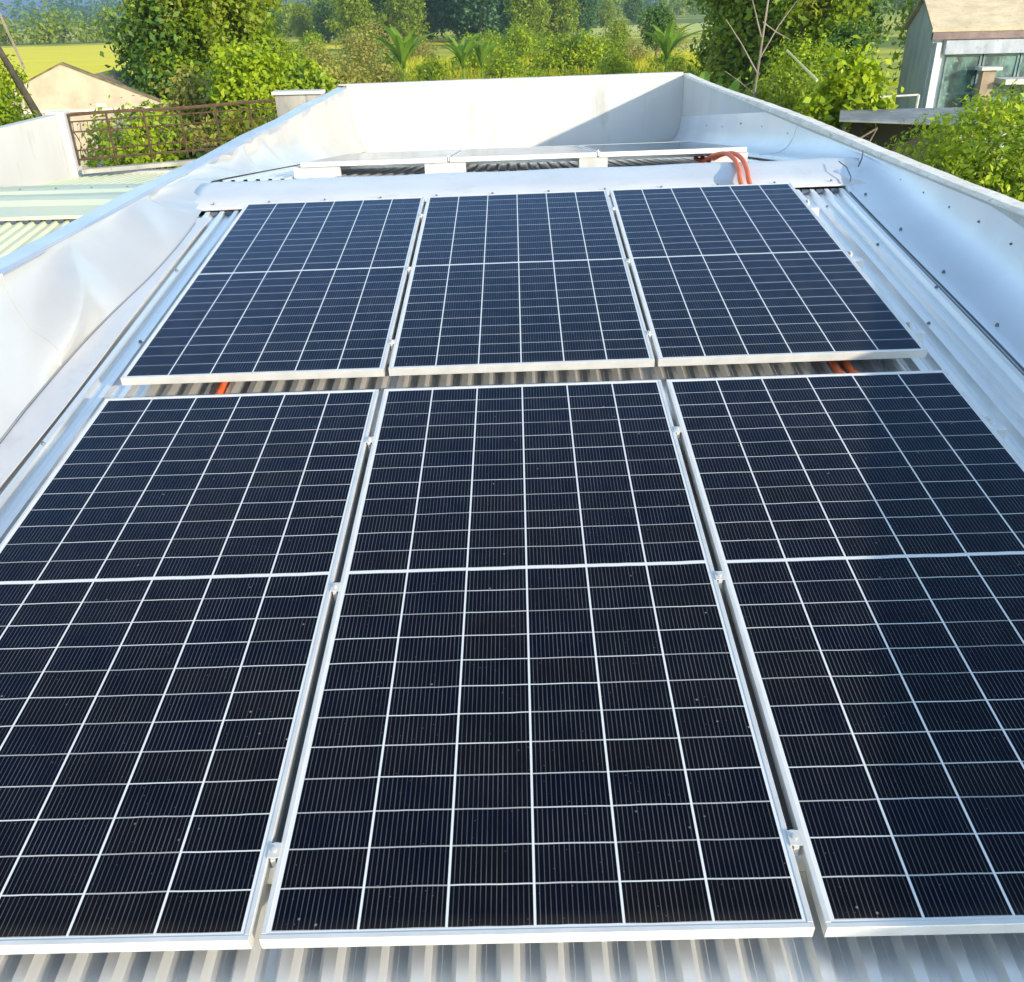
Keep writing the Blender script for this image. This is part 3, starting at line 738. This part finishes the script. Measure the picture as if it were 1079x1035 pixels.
for i, (px, D, tp, s) in enumerate(mids):
    o = tp if tp.name not in used else copy_tree(tp); used.add(tp.name)
    put(o, px, D, desc[i] + ' ' + where[i], 'tree', 'trees beyond the fields', 30, s)

# big bushy tree, upper left
t1 = make_tree('bushy_tree', 7.6, 4.3, L['mid'], 44000, .145, 21, .12, 16, aspect=.55)
put(t1, 222, 27, 'big dense bushy tree rising out of frame behind the rusty railing', 'tree', None, 50, 1.0, .3)
t1.scale = (1, 1, 1)
t1b = make_tree('bushy_tree', 6.6, 3.4, L['dark'], 16000, .18, 22, .08, 12); put(t1b, 178, 26.4, 'dark leafy tree at the left side of the big bushy tree', 'tree', None, 60, 1)
t2 = make_tree('dry_shrub', 4.6, 2.0, L['olive'], 9000, .12, 23, .1, 9); put(t2, 196, 20, 'brownish olive shrub in front of the big bushy tree', 'shrub', None, 80, 1)
t3 = make_tree('leafy_shrub', 5.0, 2.6, L['bright'], 20000, .12, 24, .1, 10, aspect=.6); put(t3, 262, 19, 'bright green leafy shrub behind the right end of the railing', 'shrub', None, 70, 1)
t4 = make_tree('leafy_shrub', 4.7, 2.6, L['bright'], 18000, .12, 25, .1, 10, aspect=.6); put(t4, 318, 21, 'bright green shrub behind the corner of the back parapet', 'shrub', None, 70, 1)
t5 = make_tree('leafy_shrub', 4.1, 2.2, L['mid'], 8000, .13, 26, .05, 9); put(t5, 245, 16.2, 'dark green shrub seen through the railing bars', 'shrub', None, 120, 1)
t6 = make_tree('dry_shrub', 3.9, 2.0, L['olive'], 6000, .12, 27, .05, 9); put(t6, 205, 16, 'yellowish shrub seen through the middle of the railing', 'shrub', None, 120, 1)
t7 = make_tree('leafy_shrub', 4.25, 3.6, L['bright'], 12000, .12, 28, .05, 11); put(t7, 150, 15.8, 'low green shrub seen through the left end of the railing', 'shrub', None, 130, 1)
t8 = make_tree('dry_shrub', 4.2, 3.0, L['olive'], 9000, .14, 29, .05, 10); put(t8, 362, 27, 'brownish scrub bush above the left corner of the back parapet', 'shrub', None, 60, 1)
# scrub beyond the back wall, each bush its own
bA = make_tree('scrub_bush', 2.7, 3.2, L['bright'], 5000, .17, 31, .02, 9)
bB = make_tree('scrub_bush', 2.3, 3.0, L['bright'], 5000, .16, 32, .02, 9)
bC = make_tree('scrub_bush', 2.8, 3.6, L['olive'], 5000, .16, 33, .02, 9)
bD = make_tree('scrub_bush', 3.2, 3.0, L['mid'], 5000, .18, 34, .02, 9)
bushes = [(305, 52, bA, 1.2), (335, 60, bC, 1.3), (352, 48, bA, 1.0), (385, 52, bC, 1.25), (392, 78, bC, 1.6), (410, 70, bA, .9), (455, 62, bB, 1.15), (470, 56, bC, .7), (500, 75, bA, 1.3), (532, 66, bB, 1.25), (548, 90, bA, 1.4), (566, 60, bB, .85), (585, 72, bA, 1.3), (604, 58, bD, .6), (612, 72, bA, 1.35), (632, 74, bB, 1.4), (650, 64, bA, 1.0), (668, 85, bC, .9), (676, 58, bB, .8), (700, 70, bA, .85), (715, 66, bD, .7), (728, 55, bA, .8), (444, 95, bC, 1.1), (520, 100, bA, 1.2), (650, 105, bD, 1.2), (700, 110, bC, 1.4), (300, 90, bB, 1.4), (330, 100, bA, 1.3), (270, 60, bA, 1.2)]
kindn = {bA.name: 'sunlit green', bB.name: 'bright green', bC.name: 'brownish olive', bD.name: 'mid green'}
places = ['behind the left corner of the back parapet', 'second along from the left corner of the back parapet', 'above the bend of the left parapet', 'left of the first banana plant', 'further back left of the first banana plant', 'beside the first banana plant', 'right of the first banana plant', 'low behind the parapet between two banana plants', 'between the second banana plant and the dark trees', 'right of the second banana plant', 'below the bluish trees', 'above the centre of the back parapet', 'right of the centre of the back parapet', 'darker among the yellow bushes behind the parapet', 'in the middle of the yellow bushes behind the parapet', 'at the right of the yellow bushes behind the parapet', 'left of the reeds behind the parapet', 'behind the reeds on the terrace', 'low in front of the reeds', 'beside the tall reeds', 'under the right end of the terraces', 'touching the right corner of the back parapet', 'far behind the first banana plant', 'far off below the tallest tree', 'far off on the terrace', 'far off at the right of the terrace', 'at the edge of the pale field', 'on the pale field behind the olive scrub', 'behind the bright leafy shrubs']
used = set()
for i, (px, D, tp, s) in enumerate(bushes):
    base = tp.name; kd = kindn[base.split('.')[0]] if False else kindn[base]
    o = tp if base not in used else copy_tree(tp); used.add(base)
    put(o, px, D, kd + ' bush ' + places[i], 'bush', 'scrub bushes beyond the back parapet', 70, s)

# banana plants
def banana(seed, h=3.0, nl=13):
    r = random.Random(seed); root = empty('banana_plant')
    b = MB(); b.tube([(0, 0, -.05), (.03, 0, h * .3), (0, .02, h * .55)], [.13, .10, .06], 8); b.build('stem', L['banana'], root)
    for i in range(nl):
        a = i * 2.399 + r.uniform(-.3, .3); el = r.uniform(1.0, 1.45); ln = h * r.uniform(.5, .72); V = []; Fc = []
        k = 9; wd = ln * .085
        pos = Vector((0, 0, h * .52)); e = el
        side = Vector((-math.sin(a), math.cos(a), 0))
        for j in range(k + 1):
            u = j / k; wj = wd * (math.sin(math.pi * min(1, .08 + u * .93)) ** .6)
            d = Vector((math.cos(a) * math.cos(e), math.sin(a) * math.cos(e), math.sin(e)))
            nn = d.cross(side)
            V += [pos - side * wj - nn * (-wj * .35), pos.copy(), pos + side * wj - nn * (-wj * .35)]
            if j: q = (j - 1) * 3; Fc += [(q, q + 1, q + 4, q + 3), (q + 1, q + 2, q + 5, q + 4)]
            pos = pos + d * (ln / k); e -= (1.1 + .6 * u) * r.uniform(.6, 1.2) / k * .95
        mesh_obj('leaf', V, Fc, L['banana'], root)
    return root
for i, (px, D, h, s, lb) in enumerate([(425, 58, 3.4, 3, 'large banana plant with upright leaves above the left part of the back parapet'), (410, 60, 2.6, 4, 'smaller banana plant leaning left beside the large one'), (488, 62, 3.0, 5, 'banana plant below the bluish trees, left one of a pair'), (508, 64, 2.8, 6, 'banana plant below the bluish trees, right one of a pair'),
                                    (764, 26, 2.55, 7, 'banana plant with drooping leaf just right of the back corner of the parapet'), (742, 30, 2.6, 8, 'banana plant behind the back right corner of the parapet'), (702, 62, 3.3, 9, 'tall thin banana plant among the reeds')]):
    put(banana(s, h * 1.35), px, D, lb, 'banana plant', 'banana plants', 70)

# tall grass as ground cover between the bushes
def grass(name, x0, x1, y0, y1, n, h, mat, seed, label):
    rg = np.random.default_rng(seed); x = rg.uniform(x0, x1, n); y = rg.uniform(y0, y1, n)
    a = rg.uniform(0, 6.28, n); hh = h * rg.uniform(.4, 1.1, n); wd = .035 + .02 * rg.random(n); lx = rg.normal(0, .25, n) * hh; ly = rg.normal(0, .25, n) * hh
    V = np.zeros((n, 4, 3)); V[:, 0] = np.stack([x - np.cos(a) * wd, y - np.sin(a) * wd, 0 * x], 1); V[:, 1] = np.stack([x + np.cos(a) * wd, y + np.sin(a) * wd, 0 * x], 1)
    V[:, 2] = np.stack([x + lx + np.cos(a) * wd * .3, y + ly + np.sin(a) * wd * .3, hh], 1); V[:, 3] = np.stack([x + lx - np.cos(a) * wd * .3, y + ly - np.sin(a) * wd * .3, hh], 1)
    tag(leaf_obj(name, V.reshape(-1, 3), mat), label, 'grass', None, 'stuff')
grass('tall_grass', -20, 18, 40, 95, 60000, 1.5, L['yellow'], 1, 'tall yellow green grass on the plots beyond the house')
grass('tall_grass', -14, 14, 16, 40, 30000, 1.4, L['bright'], 2, 'green grass close behind the house')

# right side
q1 = make_tree('bright_tree', 4.95, 1.15, L['bright'], 5200, .125, 41, .45, 12, aspect=.6); put(q1, 896, 13.6, 'tree with large bright yellow green leaves right of the parapet, left of the lean-to', 'tree', None, 85, 1)
q2 = make_tree('feathery_tree', 4.6, 2.6, L['mid'], 24000, .075, 42, .3, 12); put(q2, 826, 15.2, 'fine leaved green shrub behind the middle of the right parapet', 'tree', None, 95, 1)
q2b = make_tree('feathery_tree', 4.9, 2.6, L['bright'], 16000, .08, 43, .35, 10); put(q2b, 865, 19, 'light green fine leaved tree behind the bright tree', 'tree', None, 55, 1)
q3 = make_tree('feathery_tree', 4.72, 2.9, L['bright'], 42000, .06, 44, .35, 14); put(q3, 1062, 9.2, 'feathery bright green tree close beyond the right parapet at the photo edge', 'tree', None, 130, 1)
q4 = make_tree('feathery_tree', 3.9, 2.4, L['mid'], 24000, .06, 45, .35, 11); put(q4, 1075, 6.6, 'darker feathery tree lowest at the right edge, beside the parapet', 'tree', None, 190, 1)
q5 = make_tree('feathery_tree', 4.0, 2.0, L['mid'], 16000, .065, 46, .35, 10); put(q5, 985, 9.2, 'green feathery bush below the lean-to roof beyond the right parapet', 'tree', None, 170, 1)
q6 = make_tree('dark_tree', 8.5, 3.6, L['mid'], 16000, .24, 47, .2, 12); put(q6, 790, 34, 'dense green tree above the right corner of the back parapet', 'tree', None, 30, 1)
q7 = make_tree('dark_tree', 9.0, 5.5, L['mid'], 16000, .25, 48, .2, 12); put(q7, 820, 36, 'tall green tree rising out of frame behind the bare tree', 'tree', None, 30, 1)
q8 = make_tree('dark_tree', 8.0, 4.5, L['dark'], 14000, .24, 49, .2, 12); put(q8, 880, 42, 'dark tree behind the bright tree, rising out of frame', 'tree', None, 30, 1)
q9 = make_tree('dark_tree', 7.5, 2.6, L['mid'], 12000, .22, 50, .15, 11); put(q9, 868, 31, 'green tree against the left side of the concrete house', 'tree', None, 40, 1)
q10 = make_tree('dark_tree', 5.0, 1.8, L['dark'], 9000, .16, 51, .1, 10); put(q10, 888, 24, 'deep shaded tree left of the concrete house, low', 'tree', None, 80, 1)
q11 = make_tree('dark_tree', 9.0, 8.0, L['mid'], 14000, .3, 52, .15, 12); put(q11, 1030, 46, 'green tree crown behind the concrete house roof', 'tree', None, 20, 1)
q12 = make_tree('small_tree', 5.2, 3.4, L['dark'], 5000, .22, 53, .5, 8); put(q12, 693, 78, 'small dark tree with a bare trunk standing on the terrace', 'tree', None, 20, 1)

# bare tree and leaning pole
bt = empty('bare_tree'); p0 = at(795, 92, 15)
tag(bt, 'thin bare grey tree with forked twigs behind the right parapet', 'tree')
bt.location = (p0.x, p0.y, 0)
b = MB()
b.tube([(0, 0, 0), (-.02, 0, 2), (0, .02, 4.0), (.05, 0, 5.0), (.12, 0, 6.2)], [.05, .035, .022, .016, .009], 7)
for (z0, dx, dz, r_) in [(4.5, -.55, .75, .014), (4.7, .5, .8, .012), (5.0, -.35, .9, .012), (5.2, .45, -.25, .010), (4.2, -.5, .35, .010), (5.5, .4, .7, .009)]:
    b.tube([(.03, 0, z0), (.03 + dx * .5, .05, z0 + dz * .55), (.03 + dx, .02, z0 + dz)], [r_, r_ * .8, r_ * .4], 5)
b.build('trunk', palebark, bt)
b = MB(); c1, c2 = at(829, 53, 14.0), at(861, 85, 13.2); b.tube([c1, c1.lerp(c2, .5), c2], [.014, .016, .02], 6)
tag(b.build('bamboo_pole', simple('bamboo', (.42, .44, .20), (.50, .48, .26), 5, .6)), 'pale bamboo pole leaning in the foliage behind the right parapet', 'pole')

# lean-to roof
lt = empty('lean_to', (0, 0, 0)); tag(lt, 'flat grey lean-to roof with dark space under it, beyond the right parapet', 'shed')
a1, a2 = at(882, 124, 12.6), at(976, 133, 12.0); zz = a1.z
b = MB()
fx0, fx1, fy = a1.x, a2.x + .9, 12.5
V = [(fx0, fy, zz - .04), (fx1, fy - .45, zz - .10), (fx1 + .3, fy + .9, zz - .02), (fx0 + .25, fy + .75, zz - .0)]
b.add(V + [Vector(v) + Vector((0, 0, .025)) for v in V], [(3, 2, 1, 0), (4, 5, 6, 7), (0, 1, 5, 4), (1, 2, 6, 5), (2, 3, 7, 6), (3, 0, 4, 7)])
b.build('roof', simple('grey_sheet', (.13, .15, .16), (.22, .24, .25), 4, .7, 0, .4, 12, c3=(.14, .13, .12)), lt)
for (x, y) in ((fx0 + .1, fy + .1), (fx1 - .1, fy - .25), (fx1 + .1, fy + .8), (fx0 + .35, fy + .65)):
    b = MB(); b.tube([(x, y, 0), (x, y, zz - .11)], .035, 8); b.build('post', M['dark'], lt)
b = MB(); b.tube([(fx0 + .15, fy + .02, zz - .35), (fx0 + .5, fy - .04, zz - .12), (fx0 + .42, fy - .04, zz - .3), (fx0 + .15, fy + .02, zz - .35)], .012, 5); b.build('bracket', palebark, lt)
b = MB(); b.box((fx0 + .3, fy + .6, 0), (fx1, fy + .68, zz - .12)); b.build('wall', M['dark'], lt)  # near-black sheet stands in for the shade under the roof

# concrete house at upper right
ch = empty('concrete_house'); HD = 30.0
pA = at(985, 33, HD)
tag(ch, 'grey concrete house with cream roof and teal windows at the upper right', 'building')
ch.location = (pA.x, HD, 0); ch.rotation_euler = (0, 0, R(-2))
ZE = pA.z; concb = simple('blue_grey_concrete', (.48, .53, .57), (.66, .70, .73), 2.2, .9, 0, .5, 12, (1, 1, .25), c3=(.36, .40, .43))
dp = 2.3; ln = 9.0
b = MB()       # body; gable end on the left side
V = [(0, 0, 0), (0, dp, 0), (0, dp, ZE), (0, dp / 2, ZE + .85), (0, 0, ZE)]
V += [(ln, y, z) for _, y, z in V]
b.add(V, [(4, 3, 2, 1, 0), (5, 6, 7, 8, 9), (0, 1, 6, 5), (1, 2, 7, 6), (0, 5, 9, 4), (4, 9, 8, 3), (3, 8, 7, 2)])
b.build('wall', concb, ch)
rm = simple('cream_roof', (.42, .35, .24), (.54, .46, .32), 2, .8, 0, .5, 12, (1, 3, 1), c3=(.28, .24, .17))
b = MB()
for y0, z0, y1, z1 in ((-.14, ZE - .02, dp / 2, ZE + .90), (dp + .1, ZE - .02, dp / 2 + .001, ZE + .90)):
    V = [(-.12, y0, z0), (ln, y0, z0), (ln, y1, z1), (-.12, y1, z1)]
    b.add(V + [(x, y, z + .09) for x, y, z in V], [(3, 2, 1, 0), (4, 5, 6, 7), (0, 1, 5, 4), (1, 2, 6, 5), (2, 3, 7, 6), (3, 0, 4, 7)])
b.build('roof', rm, ch)
b = MB(); b.box((-.10, -.20, ZE - .22), (ln, -.06, ZE - .03)); b.build('gutter', simple('brown_gutter', (.16, .11, .11), (.24, .18, .17), 3, .8, 0, .3, 12), ch)
b = MB(); b.box((.30, -.30, ZE - .62), (ln, -.06, ZE - .25)); b.build('fascia', simple('pale_fascia', (.30, .34, .40), (.42, .46, .52), 3, .8, 0, .4, 20, (1, 1, .4), c3=(.22, .24, .27)), ch)
teal = simple('teal_glass', (.012, .045, .05), (.08, .20, .18), 2.2, .35, 0, .5, 5, (1, 1, .6), lo=.42, hi=.58, spec=.5, c3=(.20, .28, .26))
for i in range(6):
    x0 = .45 + i * 1.1
    f_ = MB(); 
    f_.box((x0, -.10, ZE - 2.9), (x0 + .06, -.02, ZE - .63)); f_.box((x0 + 1.0, -.10, ZE - 2.9), (x0 + 1.06, -.02, ZE - .63)); f_.box((x0 + .061, -.098, ZE - 1.75), (x0 + .999, -.022, ZE - 1.69)); f_.box((x0 + .061, -.098, ZE - .70), (x0 + .999, -.022, ZE - .635))
    w_ = f_.build('window', simple('frame_grey', (.10, .17, .18), (.20, .28, .28), 4, .8, c3=(.08, .10, .10)) if i == 0 else bpy.data.materials['frame_grey'], ch)
    g_ = MB(); g_.box((x0 + .062, -.07, ZE - 2.88), (x0 + .998, -.04, ZE - .71)); g_.build('pane', teal, w_)
b = MB(); b.box((1.35, -.75, 0), (1.72, -.45, ZE - 1.05)); b.build('pillar', simple('brown_plaster', (.26, .20, .15), (.36, .29, .22), 3, .9), ch)
b = MB(); b.box((1.25, -.85, ZE - 1.045), (1.85, -.35, ZE - .96)); b.build('pillar_cap', M['render'], ch)
b = MB(); b.box((1.9, -1.1, ZE - 1.42), (ln, -.2, ZE - 1.28)); b.build('ledge', M['render'], ch)
for y0 in (.5, 1.35):
    b = MB(); b.box((-.02, y0, ZE - 3.4), (-.002, y0 + .45, ZE - 2.3)); b.build('opening', M['dark'], ch)
b = MB(); b.box((.02, -.30, ZE - 4), (.16, -.05, ZE - .3)); b.build('downpipe', concb, ch)
p1, p2 = at(930, 103, 20), at(968, 100, 20)
b = MB(); b.tube([(p1.x - .5, 20, p1.z), (p2.x, 20, p2.z)], .02, 6); b.tube([(p2.x, 20, 0), (p2.x, 20, p2.z)], .03, 6); tag(b.build('washing_line', M['render']), 'pale horizontal bar in front of the concrete house left side', 'bar')

# old gable house upper left
gh = empty('gable_house'); ap = at(64, 68, 23); gh.scale = (.77, .77, .77); gh.location = (ap.x, 23, 0); gh.rotation_euler = (0, 0, R(8))
tag(gh, 'old cream plaster house gable with thatch edge at the upper left', 'building')
gm_ = simple('old_cream_plaster', (.44, .37, .27), (.60, .50, .36), 1.6, .9, 0, .4, 8, c3=(.42, .38, .33))
GZ = ap.z / .77; hw = 3.4; ez_ = GZ - 1.45
b = MB(); b.prism([(-hw, 0), (hw, 0), (hw, ez_), (0, GZ), (-hw, ez_)], 0, .25); b.build('wall', gm_, gh)
b = MB(); b.box((-hw + .02, .251, 0), (hw - .02, 6, ez_ - .6)); b.build('wall', gm_, gh)
b = MB()
for s in (-1, 1):
    V = [(0, -.03, GZ + .002), (s * (hw + .04), -.03, ez_ - .015), (s * (hw + .04), .28, ez_ - .015), (0, .28, GZ + .002)]
    b.add(V + [(x, y, z + .05) for x, y, z in V], [(3, 2, 1, 0), (4, 5, 6, 7), (0, 1, 5, 4), (1, 2, 6, 5), (2, 3, 7, 6), (3, 0, 4, 7)])
b.build('gable_coping', simple('mossy_coping', (.12, .09, .05), (.24, .19, .10), 4, .95, 0, .5, 20), gh)
tile = simple('old_tiles', (.16, .13, .09), (.26, .21, .14), 3, .95, 0, .5, 20)
b = MB()
for s in (-1, 1):
    V = [(0, .26, GZ - .55), (s * (hw - .01), .26, ez_ - .55), (s * (hw - .01), 6.0, ez_ - .55), (0, 6.0, GZ - .55)]
    b.add(V + [(x, y, z + .10) for x, y, z in V], [(3, 2, 1, 0), (4, 5, 6, 7), (0, 1, 5, 4), (1, 2, 6, 5), (2, 3, 7, 6), (3, 0, 4, 7)])
b.build('roof', tile, gh)
b = MB(); b.box((.75, -.012, GZ - 1.22), (1.05, -.002, GZ - 1.12)); b.build('vent', M['coping'], gh)
b = MB(); b.box((-hw + .3, -.05, ez_ + .12), (hw - .9, -.003, ez_ + .18)); b.build('moulding', M['coping'], gh)
# leaning tree at the far left edge
lt2 = empty('leaning_tree'); p_ = at(40, 122, 17); lt2.location = (p_.x, 17, 0); tag(lt2, 'leaning dark trunk with yellow green foliage at the left edge', 'tree')
q_ = at(-20, 20, 17)
b = MB(); top = Vector((q_.x - p_.x, 0, q_.z)); bs = Vector((.6, 0, 0)); md = Vector((0, 0, p_.z))
b.tube([bs, md * .5 + bs * .5, md, md.lerp(top, .5), top], [.10, .085, .07, .055, .04], 8); b.build('trunk', simple('dark_bark', (.03, .028, .02), (.07, .06, .04), 9, .9), lt2)
cl = [(-.9, .3, 3.9, .5, .5, .45), (-1.3, .1, 4.8, .5, .6, .4), (-.5, .4, 3.3, .5, .5, .4), (-1.5, 0, 4.1, .5, .5, .5), (-.75, .5, 4.55, .3, .4, .3), (-.2, -.3, 3.7, .35, .3, .35), (-.6, -.3, 4.3, .35, .3, .4), (-1.0, -.3, 4.9, .4, .3, .35)]
leaf_obj('crown', leaves(cl, 11000, .09, 77), L['bright'], lt2)
b = MB(); p1, p2 = at(0, 16, 26), at(12, 42, 26); b.tube([p1 + (p1 - p2) * .5, p2, p2 + (p2 - p1) * 1.2], .035, 6)
tag(b.build('pale_pole', palebark), 'pale slanting pole at the upper left corner', 'pole')

# far air
hz = MB(); hz.box((-5200, -500, -1.0), (5200, 4600, 420))
hm = bpy.data.materials.new('haze'); hm.use_nodes = True; t = hm.node_tree; t.nodes.clear()
pv = t.nodes.new('ShaderNodeVolumePrincipled'); pv.inputs['Density'].default_value = .00030; pv.inputs['Color'].default_value = (.48, .72, 1, 1); pv.inputs['Anisotropy'].default_value = 0
ou = t.nodes.new('ShaderNodeOutputMaterial'); t.links.new(pv.outputs[0], ou.inputs['Volume'])
tag(hz.build('haze', hm), 'thin blue haze over the far fields and hills', 'haze', None, 'stuff')
